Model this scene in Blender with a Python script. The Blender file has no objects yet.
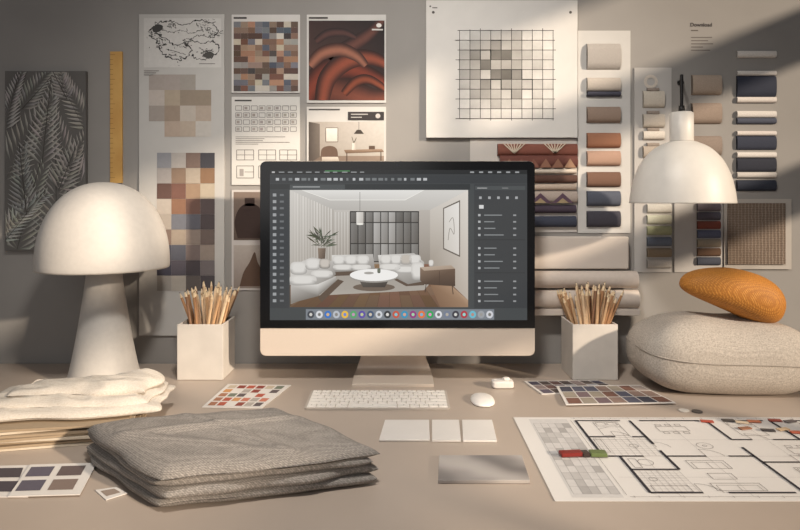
import bpy, math, random
from mathutils import Vector, Matrix, noise
R=random.Random(7)
S=bpy.context.scene
S.view_settings.view_transform='Standard'
S.view_settings.look='None'
DZ=0.75; CH=0.41; CZ=DZ+CH; F=640.0; WY=1.61
def lin(c):
    o=[]
    for v in c[:3]:
        v=max(0,min(255,v))/255.0
        o.append(v/12.92 if v<=0.04045 else ((v+0.055)/1.055)**2.4)
    return (o[0],o[1],o[2],1.0)
# ---------------- materials
def newmat(name):
    m=bpy.data.materials.new(name); m.use_nodes=True
    return m,m.node_tree.nodes,m.node_tree.links,m.node_tree.nodes['Principled BSDF']
def mat(name,c,rough=0.6,metal=0.0,nscale=40,bump=0.0,var=0.06,spec=0.4,c2=None):
    m,n,l,b=newmat(name)
    tc=n.new('ShaderNodeTexCoord'); ns=n.new('ShaderNodeTexNoise'); ns.inputs['Scale'].default_value=nscale; ns.inputs['Detail'].default_value=4
    l.new(tc.outputs['Object'],ns.inputs['Vector'])
    r=n.new('ShaderNodeValToRGB'); a=lin(c); q=lin(c2) if c2 else tuple(min(1,x*(1+var)) for x in a[:3])+(1,)
    p=a if c2 else tuple(x*(1-var) for x in a[:3])+(1,)
    r.color_ramp.elements[0].position=.3; r.color_ramp.elements[1].position=.7
    r.color_ramp.elements[0].color=p; r.color_ramp.elements[1].color=q
    l.new(ns.outputs['Fac'],r.inputs['Fac']); l.new(r.outputs['Color'],b.inputs['Base Color'])
    b.inputs['Roughness'].default_value=rough; b.inputs['Metallic'].default_value=metal; b.inputs['Specular IOR Level'].default_value=spec
    if bump:
        bp=n.new('ShaderNodeBump'); bp.inputs['Strength'].default_value=bump; bp.inputs['Distance'].default_value=0.002
        l.new(ns.outputs['Fac'],bp.inputs['Height']); l.new(bp.outputs['Normal'],b.inputs['Normal'])
    return m
def weave(name,c1,c2,sc=60,rough=0.9,bump=0.5,diag=False,dist=0.0015,rot=0,spec=.15,grain=.35):
    m,n,l,b=newmat(name)
    tc=n.new('ShaderNodeTexCoord'); mp=n.new('ShaderNodeMapping'); l.new(tc.outputs['Object'],mp.inputs['Vector'])
    mp.inputs['Rotation'].default_value=(0,0,rot)
    ws=[]
    for d in (('DIAGONAL' if diag else 'X'),'Y','Z'):
        w=n.new('ShaderNodeTexWave'); w.wave_type='BANDS'; w.bands_direction=d; w.inputs['Scale'].default_value=sc
        w.inputs['Distortion'].default_value=1.2; w.inputs['Detail'].default_value=1; w.inputs['Detail Scale'].default_value=2
        l.new(mp.outputs['Vector'],w.inputs['Vector']); ws.append(w)
    a=n.new('ShaderNodeMath'); a.operation='MULTIPLY'; l.new(ws[0].outputs['Fac'],a.inputs[0]); l.new(ws[1].outputs['Fac'],a.inputs[1])
    a2=n.new('ShaderNodeMath'); a2.operation='ADD'; l.new(a.outputs[0],a2.inputs[0])
    a3=n.new('ShaderNodeMath'); a3.operation='MULTIPLY'; a3.inputs[1].default_value=0.35; l.new(ws[2].outputs['Fac'],a3.inputs[0]); l.new(a3.outputs[0],a2.inputs[1])
    mx=n.new('ShaderNodeMix'); mx.data_type='RGBA'; mx.clamp_factor=True
    l.new(a2.outputs[0],mx.inputs['Factor']); mx.inputs['A'].default_value=lin(c1); mx.inputs['B'].default_value=lin(c2)
    ns=n.new('ShaderNodeTexNoise'); ns.inputs['Scale'].default_value=350; l.new(tc.outputs['Object'],ns.inputs['Vector'])
    m2=n.new('ShaderNodeMix'); m2.data_type='RGBA'; m2.blend_type='OVERLAY'; m2.inputs['Factor'].default_value=grain
    l.new(mx.outputs['Result'],m2.inputs['A']); l.new(ns.outputs['Fac'],m2.inputs['B'])
    l.new(m2.outputs['Result'],b.inputs['Base Color'])
    bp=n.new('ShaderNodeBump'); bp.inputs['Strength'].default_value=bump; bp.inputs['Distance'].default_value=dist
    l.new(a2.outputs[0],bp.inputs['Height']); l.new(bp.outputs['Normal'],b.inputs['Normal'])
    b.inputs['Roughness'].default_value=rough; b.inputs['Specular IOR Level'].default_value=spec
    return m
def attrmat(name,rough=0.7,emit=False,spec=.3,grain=0.04,gs=120):
    m,n,l,b=newmat(name)
    at=n.new('ShaderNodeVertexColor'); at.layer_name='Col'
    if emit:
        b.inputs['Base Color'].default_value=(0.01,0.01,0.01,1)
        l.new(at.outputs['Color'],b.inputs['Emission Color']); b.inputs['Emission Strength'].default_value=0.9
        b.inputs['Roughness'].default_value=.3
    else:
        ns=n.new('ShaderNodeTexNoise'); ns.inputs['Scale'].default_value=gs
        tc=n.new('ShaderNodeTexCoord'); l.new(tc.outputs['Object'],ns.inputs['Vector'])
        mr=n.new('ShaderNodeMapRange'); mr.inputs['To Min'].default_value=1-grain*2; mr.inputs['To Max'].default_value=1+grain*2; l.new(ns.outputs['Fac'],mr.inputs['Value'])
        vm=n.new('ShaderNodeVectorMath'); vm.operation='SCALE'; l.new(at.outputs['Color'],vm.inputs[0]); l.new(mr.outputs['Result'],vm.inputs['Scale'])
        l.new(vm.outputs['Vector'],b.inputs['Base Color']); b.inputs['Roughness'].default_value=rough
    b.inputs['Specular IOR Level'].default_value=spec
    return m
M_print=attrmat('print_paper'); M_screen=attrmat('screen_pixels',emit=True); M_fab=attrmat('fabric_samples',.85,grain=.09,gs=400); M_gl=attrmat('glossy_samples',.35)
M_wood=attrmat('pencil_wood',.6,grain=.1)
# ---------------- mesh builder
class MB:
    def __init__(s): s.v=[];s.f=[];s.c=[];s.sm=[]
    def cc(s,c,n): return [lin(k) for k in c] if isinstance(c[0],(tuple,list)) else [lin(c)]*n
    def face(s,pts,c,sm=False):
        b=len(s.v); s.v+= [tuple(p) for p in pts]; s.f.append(tuple(range(b,b+len(pts)))); s.c.append(s.cc(c,len(pts))); s.sm.append(sm)
    def mesh(s,vs,fs,c,sm=False):
        b=len(s.v); s.v+=[tuple(p) for p in vs]
        for f in fs: s.f.append(tuple(b+i for i in f)); s.c.append(s.cc(c,len(f))); s.sm.append(sm)
    def box(s,x0,x1,y0,y1,z0,z1,c,M=None):
        vs=[Vector((x,y,z)) for x in(x0,x1) for y in(y0,y1) for z in(z0,z1)]
        if M: vs=[M@v for v in vs]
        s.mesh(vs,[(0,1,3,2),(4,6,7,5),(0,4,5,1),(2,3,7,6),(0,2,6,4),(1,5,7,3)],c)
    def tube(s,p0,p1,r0,r1,c,seg=8,sm=True,cap=True):
        p0=Vector(p0);p1=Vector(p1);d=(p1-p0).normalized();a=d.orthogonal().normalized();e=d.cross(a)
        vs=[]
        for p,r in((p0,r0),(p1,r1)):
            for i in range(seg):
                t=2*math.pi*i/seg; vs.append(p+a*(r*math.cos(t))+e*(r*math.sin(t)))
        s.mesh(vs,[(i,(i+1)%seg,seg+(i+1)%seg,seg+i) for i in range(seg)],c,sm)
        if cap: s.face(vs[:seg][::-1],c); s.face(vs[seg:],c)
    def build(s,name,m,parent=None):
        me=bpy.data.meshes.new(name); me.from_pydata(s.v,[],s.f)
        ca=me.color_attributes.new('Col','FLOAT_COLOR','CORNER')
        for p in me.polygons:
            p.use_smooth=s.sm[p.index]
            for k,li in enumerate(p.loop_indices): ca.data[li].color=s.c[p.index][k]
        me.materials.append(m); o=bpy.data.objects.new(name,me); S.collection.objects.link(o)
        if parent: o.parent=parent
        return o
def obj(name,vs,fs,m,parent=None,smooth=False,sub=0,bevel=0):
    me=bpy.data.meshes.new(name); me.from_pydata([tuple(v) for v in vs],[],fs); me.update()
    me.materials.append(m)
    if smooth:
        for p in me.polygons:p.use_smooth=True
    o=bpy.data.objects.new(name,me); S.collection.objects.link(o)
    if bevel:
        bv=o.modifiers.new('bev','BEVEL'); bv.width=bevel; bv.segments=3; bv.limit_method='ANGLE'; bv.angle_limit=math.radians(40)
        for p in me.polygons:p.use_smooth=True
        try: me.set_sharp_from_angle(angle=math.radians(35))
        except Exception: pass
        wn=o.modifiers.new('wn','WEIGHTED_NORMAL')
    if parent:o.parent=parent
    return o
def empty(name):
    e=bpy.data.objects.new(name,None); S.collection.objects.link(e); e.empty_display_size=.05; return e
BF=[(0,1,3,2),(4,6,7,5),(0,4,5,1),(2,3,7,6),(0,2,6,4),(1,5,7,3)]
def box(name,x0,x1,y0,y1,z0,z1,m,parent=None,bevel=0):
    vs=[(x,y,z) for x in(x0,x1) for y in(y0,y1) for z in(z0,z1)]
    return obj(name,vs,BF,m,parent,bevel=bevel)
def lathe(name,prof,cx,cy,m,parent=None,seg=64):
    vs=[];fs=[]
    for r,z in prof:
        for i in range(seg):
            t=2*math.pi*i/seg; vs.append((cx+r*math.cos(t),cy+r*math.sin(t),z))
    n=len(prof)
    for j in range(n-1):
        for i in range(seg):
            fs.append((j*seg+i,j*seg+(i+1)%seg,(j+1)*seg+(i+1)%seg,(j+1)*seg+i))
    return obj(name,vs,fs,m,parent,smooth=True)
def catmull(pts,k=6):
    out=[];P=[pts[0]]+list(pts)+[pts[-1]]
    for i in range(1,len(P)-2):
        for j in range(k):
            t=j/k; q=[]
            for a in range(len(pts[0])):
                p0,p1,p2,p3=P[i-1][a],P[i][a],P[i+1][a],P[i+2][a]
                q.append(.5*((2*p1)+(-p0+p2)*t+(2*p0-5*p1+4*p2-p3)*t*t+(-p0+3*p1-3*p2+p3)*t**3))
            out.append(tuple(q))
    out.append(tuple(pts[-1])); return out
K=WY/F
def wx(p):return (p-400)*K
def wz(p):return CZ-(p-200)*K
class VFlat(MB):
    def __init__(s,y,k,clip=None): super().__init__(); s.y=y;s.k=k;s.clip=clip
    def P(s,p,L):
        x,z=p
        if s.clip: x=min(max(x,s.clip[0]),s.clip[2]); z=min(max(z,s.clip[1]),s.clip[3])
        return ((x-400)*s.k,s.y-L*.00022,CZ-(z-200)*s.k)
    def poly(s,pts,c,L=1):
        if isinstance(c[0],(tuple,list)): c=list(c)[::-1]
        s.face([s.P(p,L) for p in pts][::-1],c)
    def g(s,x0,y0,x1,y1,ct,cb,L=1): s.poly([(x0,y0),(x1,y0),(x1,y1),(x0,y1)],[ct,ct,cb,cb],L)
    def r(s,x0,y0,x1,y1,c,L=1): s.poly([(x0,y0),(x1,y0),(x1,y1),(x0,y1)],c,L)
    def line(s,pts,w,c,L=1):
        for a,b in zip(pts[:-1],pts[1:]):
            dx,dy=b[0]-a[0],b[1]-a[1];l=math.hypot(dx,dy) or 1; nx,ny=-dy/l*w/2,dx/l*w/2
            s.poly([(a[0]+nx,a[1]+ny),(b[0]+nx,b[1]+ny),(b[0]-nx,b[1]-ny),(a[0]-nx,a[1]-ny)],c,L)
    def ell(s,cx,cy,rx,ry,c,L=1,n=20): s.poly([(cx+rx*math.cos(2*math.pi*i/n),cy+ry*math.sin(2*math.pi*i/n)) for i in range(n)],c,L)
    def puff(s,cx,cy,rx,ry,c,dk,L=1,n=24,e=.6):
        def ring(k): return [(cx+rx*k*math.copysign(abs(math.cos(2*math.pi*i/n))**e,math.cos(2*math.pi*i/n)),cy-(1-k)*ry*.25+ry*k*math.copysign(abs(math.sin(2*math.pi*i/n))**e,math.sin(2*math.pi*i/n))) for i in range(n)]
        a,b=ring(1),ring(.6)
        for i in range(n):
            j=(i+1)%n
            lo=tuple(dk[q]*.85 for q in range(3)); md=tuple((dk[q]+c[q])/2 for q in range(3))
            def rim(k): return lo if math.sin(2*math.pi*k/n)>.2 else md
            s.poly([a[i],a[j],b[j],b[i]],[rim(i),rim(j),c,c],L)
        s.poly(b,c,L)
    def ribbon(s,pts,w,c1,c2,L=1,m=8):
        P=catmull(pts,8)
        for k in range(m):
            t0,t1=k/m,(k+1)/m
            def mixc(t): t=math.sin(math.pi*t*.85+.1)**1.6; return tuple(c1[i]*(1-t)+c2[i]*t for i in range(3))
            q0,q1=mixc(t0),mixc(t1); prev=None
            for i,(p) in enumerate(P):
                a=P[max(0,i-1)];b=P[min(len(P)-1,i+1)];dx,dy=b[0]-a[0],b[1]-a[1];l=math.hypot(dx,dy) or 1
                ww=w*(.5+.5*math.sin(math.pi*min(1,.15+i/len(P)*.9)))
                o0=(t0-.5)*ww;o1=(t1-.5)*ww; cur=((p[0]-dy/l*o0,p[1]+dx/l*o0),(p[0]-dy/l*o1,p[1]+dx/l*o1))
                if prev: s.poly([prev[0],cur[0],cur[1],prev[1]],[q0,q0,q1,q1],L)
                prev=cur
    def bulge(s,x0,y0,x1,y1,c,dep=.010,n=6):
        vs=[]
        for i in range(n+1):
            t=math.pi*i/n; z=y0+(y1-y0)*(1-math.cos(t))/2; yy=s.y-dep*math.sin(t)**.6 if 0<i<n else s.y
            for x in(x0,x1):
                q=s.P((x,z),0); vs.append((q[0],yy,q[2]))
        s.mesh(vs,[(2*i,2*i+2,2*i+3,2*i+1) for i in range(n)],c,True)
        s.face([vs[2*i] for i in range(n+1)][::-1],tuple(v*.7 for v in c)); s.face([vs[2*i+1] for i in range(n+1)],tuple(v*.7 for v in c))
def jit(c,a=8):
    d=R.uniform(-a,a); return tuple(max(0,min(255,v+d+R.uniform(-a,a)*.3)) for v in c)
def mute(c,k=.3,t=(146,136,126)): return tuple(c[i]*(1-k)+t[i]*k for i in range(3))
# ---------------- room
M_wall=mat('plaster_wall',(150,146,142),.9,nscale=6,bump=.15,var=.05)
M_desk=mat('desk_surface',(178,163,150),.42,nscale=5,bump=.04,var=.05,spec=.4)
M_floor=mat('floor_wood',(110,85,68),.5,nscale=10)
box('wall_back',-2.6,1.55,WY,WY+.1,0,3.0,M_wall)
box('floor',-2.6,1.55,-2.6,WY,-.05,0,M_floor)
dk=empty('desk')
box('desk_top',-1.45,1.45,.55,WY-.003,DZ-.035,DZ,M_desk,dk,bevel=.003)
for i,(x,y) in enumerate(((-1.4,.6),(1.34,.6),(-1.4,1.5),(1.34,1.5))): box('leg_%d'%(i+1),x,x+.06,y,y+.06,0.001,DZ-.035,M_desk,dk)
wr=[('a',-2.6,-1.1,0,3.0),('b',1.25,WY,0,3.0),('c',-1.1,1.25,0,1.0),('d',-1.1,1.25,2.25,3.0)]
wl=MB()
for _,y0,y1,z0,z1 in wr: wl.box(1.55,1.65,y0,y1,z0,z1,(150,146,142))
wl.build('wall_right',M_print)
wn=empty('window_1')
M_wf=mat('window_frame',(205,200,195),.5)
for i,y in enumerate((-1.1,-.35,.42,1.21)): box('mullion_%d'%i,1.57,1.61,y,y+.04,1.0,2.25,M_wf,wn)
for i,(z,h) in enumerate(((1.0,.05),(1.36,.12),(1.74,.13),(2.10,.15))): box('rail_%d'%i,1.575,1.605,-1.1,1.25,z,z+h,M_wf,wn)

# ---------------- WALL ITEMS
def board(name,x0,y0,x1,y1,c,th=.004,parent=None,off=.0002):
    m=mat(name+'_mat',c,.8,nscale=30,var=.02)
    return box(name,wx(x0),wx(x1),WY-off-th,WY-off,wz(y1),wz(y0),m,parent)
# botanical
e=empty('botanical_art_panel'); board('canvas',8,72,88,250,(104,101,98),.012,e)
f=VFlat(WY-.0125,K,(9,73,87,249))
for i,(bx,by,ang,ln) in enumerate([(20,255,-80,95),(60,262,-95,110),(92,200,-120,95),(5,180,-65,100),(45,165,-88,85),(95,130,-125,70),(25,110,-60,60),(80,250,-60,60),(0,240,-50,70),(70,100,-110,50),(30,215,-100,70),(62,190,-70,70),(8,130,-80,60)]):
    col=jit((190,185,179),16)
    for side in(-1,1):
        for k in range(15):
            t=k/15; a=math.radians(ang+8*t)
            px=bx+math.cos(a)*ln*t; py=by+math.sin(a)*ln*t
            la=a+side*math.radians(48-18*t); L=ln*.33*(1-t*.65)
            tx=px+math.cos(la)*L;ty=py+math.sin(la)*L; mx=px+math.cos(la)*L*.45; my=py+math.sin(la)*L*.45
            w=1.6*(1-.4*t); nx,ny=-math.sin(la)*w,math.cos(la)*w
            c0=jit(col,10); cd_=tuple(v*.6 for v in c0)
            f.poly([(px,py),(mx+nx,my+ny),(tx,ty),(mx-nx,my-ny)],[cd_,c0,c0,cd_],1+i)
    f.line([(bx,by),(bx+math.cos(math.radians(ang+4))*ln,by+math.sin(math.radians(ang+4))*ln)],.8,(80,76,73),1.5+i)
f.build('fern_leaves',M_print,e)
e=empty('wooden_ruler'); 
f=VFlat(WY-.0055,K)
for i in range(26): f.r(111,55+i*4.9,111+(3 if i%5 else 5),55.4+i*4.9,(150,108,58),1)
f.build('tick_marks',M_print,e)
box('ruler_body',wx(111),wx(123),WY-.0055,WY-.0002,wz(183),wz(52),mat('ruler_wood',(198,150,82),.5,nscale=15,c2=(214,170,100)),e)
# mood board A
e=empty('colour_palette_board'); board('board',140,15,225,335,(190,187,183),.006,e)
f=VFlat(WY-.0065,K,(141,16,224,334))
f.r(145,19,222,68,(203,200,196),1)
dk_=(48,46,46)
def coast(pts,w,amp=1.6,seed=0,c=dk_):
    P=catmull(pts,9); Q=[]
    for i,(x,y) in enumerate(P): Q.append((x+noise.noise(Vector((i*.55,seed,0)))*amp*2,y+noise.noise(Vector((i*.55,seed,9)))*amp*1.6))
    for i in range(len(Q)-1): f.line(Q[i:i+2],w*(.5+abs(noise.noise(Vector((i*.3,seed,4))))*2),c,2)
coast([(150,32),(158,24),(170,22),(184,26),(198,21),(212,24),(219,32),(212,38),(200,36),(190,40)],.9,2,1)
coast([(150,36),(158,42),(162,52),(170,58),(182,60),(192,52),(186,44),(176,46),(168,40),(158,34)],1.0,2,2)
coast([(190,40),(202,44),(214,42),(220,50),(212,58),(200,60),(192,56)],.8,2,3)
coast([(162,30),(172,33),(182,31),(192,34),(204,30)],.6,1.5,4); coast([(168,50),(176,52),(186,55)],.7,1.2,5); coast([(200,48),(206,52),(214,50)],.7,1.2,6)
RQ=random.Random(11)
for k in range(190):
    x,y=RQ.choice([(156,33),(172,26),(206,27),(176,56),(205,54),(186,44),(214,34),(160,44)]); x+=RQ.gauss(0,4.5);y+=RQ.gauss(0,2.8); a=RQ.choice([.5,.5,-.4,1.4]); l_=RQ.uniform(1,4)
    f.line([(x,y),(x+l_*math.cos(a),y+l_*math.sin(a)*.7)],RQ.uniform(.25,.9),RQ.choice([(60,58,57),(100,97,95),(76,74,72)]),2.2+k*.004)
f.poly(catmull([(153,29),(158,25),(164,27),(161,32),(155,33),(153,29)]),(70,68,67),3.2); f.poly(catmull([(204,55),(210,52),(215,55),(210,59),(204,57),(204,55)]),(80,78,76),3.2)
f.r(200,64,216,64.7,(110,106,103),3.3)
pal=[(186,176,166),(168,150,134),(196,190,182),(150,134,120),(178,162,146),(162,154,146)]
for j in range(4):
    for i in range(4):
        if (i,j) in((3,0),(0,3)):continue
        f.r(150+i*15.5,75+j*15.5,165.5+i*15.5,90.5+j*15.5,jit(R.choice(pal),6),2)
rows=[[(150,152,160),(186,180,176),(128,108,100),(66,66,74)],[(176,170,168),(150,126,108),(190,176,160),(146,112,86)],[(100,74,68),(124,86,76),(168,140,116),(196,182,162)],[(200,190,180),(148,108,86),(112,82,74),(88,76,78)],
[(186,176,166),(116,120,132),(94,96,108),(76,68,72)],[(136,116,106),(172,158,144),(148,134,126),(108,94,90)],[(72,74,90),(92,96,110),(124,110,108),(156,142,132)],[(64,64,80),(92,88,100),(72,66,72),(118,110,112)],[(172,166,160),(194,186,176),(98,90,88),(76,70,76)]]
for j,rw in enumerate(rows):
    for i,c in enumerate(rw): f.r(158+i*14.4,153+j*15.3,172.3+i*14.4,168.1+j*15.3,mute(tuple(v*.94 for v in c),.12),2)
for i in range(3): f.r(145,71+i*2,160-i*3,71.8+i*2,(130,124,120),2)
f.build('printed_palette',M_print,e)
# poster B
e=empty('fabric_swatch_poster'); board('sheet',232,15,300,93,(206,202,198),.003,e)
f=VFlat(WY-.0035,K)
f.r(234,17.5,247,19.2,(60,56,55),1)
pal=[(92,74,66),(126,100,86),(158,132,112),(74,68,66),(112,112,118),(188,176,160),(148,144,140),(92,72,64),(164,126,102),(86,92,104),(196,188,178),(116,84,72),(140,120,106)]
for j in range(12):
    i=0
    while i<9:
        w_=min(9-i,R.choice([1,1,1,2])); f.r(234+i*7.15,22+j*5.8,234+(i+w_)*7.15-.05,27.75+j*5.8,jit(R.choice(pal),8),1); i+=w_
f.build('swatch_patchwork',M_print,e)
# poster C
e=empty('technical_drawing_sheet'); board('sheet',232,97,300,185,(208,205,200),.003,e)
f=VFlat(WY-.0035,K); g=(120,114,110)
f.r(235,100,252,101.5,(70,66,64),1)
for j in range(4):
    for i in range(8):
        x=236+i*7.8;y=106+j*7; f.line([(x,y),(x+6,y),(x+6,y+4.5),(x,y+4.5),(x,y)],.5,g,1)
        if R.random()<.5:f.r(x+1,y+1,x+4,y+3.5,jit((160,152,146)),2)
for j in range(5): f.line([(236,137+j*1.8),(236+R.uniform(20,58),137+j*1.8)],.5,g,1)
for x0 in(237,259,280):
    f.line([(x0,150),(x0+17,150),(x0+17,160),(x0,160),(x0,150)],.6,g,1); f.line([(x0,155),(x0+17,155)],.5,g,1); f.line([(x0+8,150),(x0+8,160)],.5,g,1)
    f.line([(x0,166),(x0+17,166),(x0+17,178),(x0,178),(x0,166)],.6,g,1); f.r(x0+3,169,x0+7,176,(160,154,150),1); f.line([(x0+8,172),(x0+17,172)],.5,g,1)
f.build('drawings',M_print,e)
# poster D
e=empty('abstract_art_poster'); board('sheet',307,15,386,103,(204,201,197),.003,e)
f=VFlat(WY-.0036,K,(309,21,384.5,100.5))
f.poly([(309,21),(384.5,21),(384.5,100.5),(309,100.5)],[(62,46,44),(34,30,32),(60,44,42),(84,62,56)],0)
f.ribbon([(296,104),(318,90),(345,92),(372,100),(395,96)],30,(48,32,30),(118,66,52),1)
f.ribbon([(303,104),(314,84),(330,70),(356,70),(394,88)],24,(44,28,27),(132,62,46),2)
f.ribbon([(322,102),(328,78),(346,62),(370,58),(394,68)],19,(40,26,26),(148,78,58),3)
f.ribbon([(330,60),(344,50),(358,42),(372,32),(384,18)],15,(40,30,31),(104,66,58),2)
f.ribbon([(310,66),(322,54),(340,50),(356,56),(366,66)],14,(50,32,30),(158,104,84),4)
f.ribbon([(316,42),(328,34),(344,33),(356,38)],9,(38,31,33),(86,58,54),3)
f.ribbon([(344,94),(356,82),(370,80),(390,92)],10,(44,28,27),(142,74,52),5)
f.build('art_print',M_print,e)
f=VFlat(WY-.0055,K); f.r(309,17.5,328,19.2,(70,66,64),-7); f.ell(379,26,2.6,2.2,(225,220,215),1); f.r(372,29.5,383,31,(205,200,196),1); f.build('captions',M_print,e)
# poster E
e=empty('interior_photo_poster'); board('sheet',307,107,386,190,(204,200,195),.003,e)
f=VFlat(WY-.0035,K)
f.r(309,109,340,110.5,(90,86,84),1); f.r(348,112,384,120.5,(60,56,56),3); f.ell(378,116.2,2.4,2.4,(196,190,186),4); f.r(351,114,368,115,(180,176,172),4); f.r(351,117,362,118,(180,176,172),4)
f.poly([(309,122),(384,122),(384,156),(309,156)],[(168,158,148),(206,199,191),(190,182,172),(150,140,130)],1)
f.poly([(309,156),(384,156),(384,188),(309,188)],[(120,104,92),(150,132,118),(134,118,104),(100,86,76)],1)
f.poly([(309,122),(320,124),(320,157),(309,164)],[(84,76,70),(120,110,102),(104,94,86),(70,62,58)],1.5)
f.g(326,128,338,142,(228,222,214),(206,198,188),2); f.line([(326,128),(338,128),(338,142),(326,142),(326,128)],.6,(92,82,74),2.5)
f.line([(359,122),(359,130)],.4,(60,54,50),2); f.poly([(354,134),(364,134),(361,130),(357,130)],(70,62,56),2.5)
f.poly([(344,150),(382,149),(384,152),(346,153.5)],[(140,116,98),(168,144,124),(120,98,82),(104,84,70)],3)
for x in(347,381): f.line([(x,152),(x,166)],.9,(84,68,58),2.8)
f.poly([(352,150),(352.5,143),(355.5,143),(356,150)],[(220,212,202),(230,223,214),(196,186,176),(180,170,160)],3.2); f.line([(354,143),(352,137)],.5,(96,92,76),3.2); f.line([(354,143),(356.5,138)],.5,(96,92,76),3.2)
f.poly([(369,149.5),(369,146),(375,146),(375,149.5)],(96,78,66),3.2)
f.poly(catmull([(322,168),(321,154),(323,148),(330,146),(336,148),(338,154),(338,168)]),(104,84,72),3); f.poly([(322,157),(338,157),(340,163),(322,163)],[(206,196,184),(214,204,192),(160,146,132),(150,136,122)],3.4)
f.line([(323,163),(322,172)],.9,(70,56,48),3); f.line([(339,163),(340,172)],.9,(70,56,48),3)
f.build('printed_photo',M_print,e)
# small vase pictures
e=empty('vase_photo_print'); board('sheet',232,190,266,290,(196,190,186),.003,e)
f=VFlat(WY-.0035,K); f.g(234,192,264,240,(128,112,102),(92,78,70),1); f.g(234,245,264,288,(176,166,158),(140,128,120),1)
f.poly(catmull([(238,238),(235,222),(240,208),(250,203),(260,208),(264,222),(262,238)]),(60,46,42),2); f.r(245,198,255,206,(60,46,42),2)
f.poly(catmull([(240,286),(244,272),(250,262),(255,252),(258,262),(264,274),(264,286)]),(92,72,60),2)
f.build('printed_photo',M_print,e)
# poster F
e=empty('grid_study_poster'); board('sheet',426,2,576,138,(214,210,205),.010,e,off=.004)
for i,x in enumerate((440,560)): box('spacer_%d'%i,wx(x)-.01,wx(x)+.01,WY-.0042,WY-.0002,wz(120),wz(20),M_wf,e)
f=VFlat(WY-.0143,K)
for j in range(9):
    for i in range(9):
        x=459+i*10.3;y=32+j*9.7; dd=math.hypot(i-3.2,j-3.4)
        v=206-max(0,(4.8-dd))*R.uniform(6,30)+R.uniform(-8,4)
        v2=v+R.uniform(-14,14)
        f.g(x,y,x+10.3,y+9.7,(v+2,v-1,v-6),(v2+2,v2-2,v2-7),1)
for i in range(10): f.line([(459+i*10.3,32-(i%3)),(459+i*10.3,119.3+(i%2)*2)],.6,(74,70,68),2); f.line([(457-(i%2)*2,32+i*9.7),(552.5+(i%3),32+i*9.7)],.6,(74,70,68),2)
for i in range(12): x,y=459+R.randint(1,6)*10.3,32+R.randint(1,6)*9.7; f.line([(x,y),(x+10.3,y),(x+10.3,y+9.7)],.9,(56,54,54),2.5)
f.ell(433,14,1.4,1.4,(90,84,80),1);f.ell(430,8,.9,.9,(90,84,80),1);f.ell(569,14,1.4,1.4,(90,84,80),1); f.r(432,9,437,10,(90,84,80),1)
f.build('printed_grid',M_print,e)
# fabric rolls board
e=empty('fabric_roll_board'); board('sheet',470,139,576.5,232,(194,188,182),.003,e)
f=VFlat(WY-.0035,K)
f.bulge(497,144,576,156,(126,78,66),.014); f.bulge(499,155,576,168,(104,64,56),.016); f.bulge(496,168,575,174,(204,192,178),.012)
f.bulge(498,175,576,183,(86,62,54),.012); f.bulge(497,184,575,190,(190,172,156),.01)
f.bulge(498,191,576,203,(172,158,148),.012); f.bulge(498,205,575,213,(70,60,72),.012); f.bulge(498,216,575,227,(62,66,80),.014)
for x in range(502,570,12): f.poly([(x,168),(x+6,159),(x+12,168)],R.choice([(136,98,80),(156,122,98),(120,80,68)]),76)
for x in(506,528,550): f.poly([(x,203),(x+11,193),(x+22,203)],R.choice([(92,72,86),(120,92,80),(140,120,94)]),62); f.poly([(x+5,203),(x+11,198),(x+17,203)],(160,142,112),64)
for cx in(513,553):
    for k in range(7): f.line([(cx,154),(cx-11+k*3.6,144)],1.0,(206,190,170),76)
f.build('folded_fabrics',M_fab,e)
# swatch column G
e=empty('fabric_swatch_strip'); board('sheet',577.5,31,630,233,(198,195,191),.003,e)
f=VFlat(WY-.0035,K)
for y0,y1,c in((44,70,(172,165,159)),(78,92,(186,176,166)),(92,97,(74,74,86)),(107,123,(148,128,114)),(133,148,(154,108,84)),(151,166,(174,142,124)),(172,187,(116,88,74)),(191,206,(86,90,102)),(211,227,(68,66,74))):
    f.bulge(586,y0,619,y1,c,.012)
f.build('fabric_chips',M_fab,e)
# column H
e=empty('trim_sample_strip'); board('sheet',634,68,671,272,(184,180,176),.003,e)
f=VFlat(WY-.0035,K)
for k in range(16):
    a=2*math.pi*k/16;b2=2*math.pi*(k+1)/16
    f.poly([(650+7*math.cos(a),82+7*math.sin(a)),(650+7*math.cos(b2),82+7*math.sin(b2)),(650+4*math.cos(b2),82+4*math.sin(b2)),(650+4*math.cos(a),82+4*math.sin(a))],(206,196,184),8)
for y0,y1,c in((91,108,(200,190,176)),(114,128,(190,180,168)),(131,140,(208,200,190)),(146,158,(172,160,148)),(163,172,(198,192,182)),(178,186,(176,166,156))):
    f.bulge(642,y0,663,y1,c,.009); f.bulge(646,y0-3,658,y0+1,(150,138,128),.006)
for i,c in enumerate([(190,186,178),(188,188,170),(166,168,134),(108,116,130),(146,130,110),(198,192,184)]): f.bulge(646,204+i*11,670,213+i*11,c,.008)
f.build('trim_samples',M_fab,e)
def text(t,px,py,h,c,parent,y):
    cu=bpy.data.curves.new('lettering','FONT'); cu.body=t; cu.size=h*K; cu.materials.append(mat('ink',c,.8)); cu.offset=.0002
    o=bpy.data.objects.new('lettering',cu); S.collection.objects.link(o); o.rotation_euler=(math.pi/2,0,0); o.location=(wx(px),y,wz(py)); o.parent=parent
e=empty('wall_caption'); text('Download',690,26.5,5.2,(60,54,52),e,WY-.0008)
f=VFlat(WY-.0004,K)
f.r(691,30,698,31,(90,82,78),1)
for i in range(5): f.r(691,37+i*3.2,691+(21,17,22,12,19)[i],37.9+i*3.2,(104,98,94),1)
f.build('caption_lines',M_print,e)
e=empty('leather_swatches'); f=VFlat(WY-.0003,K)
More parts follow.
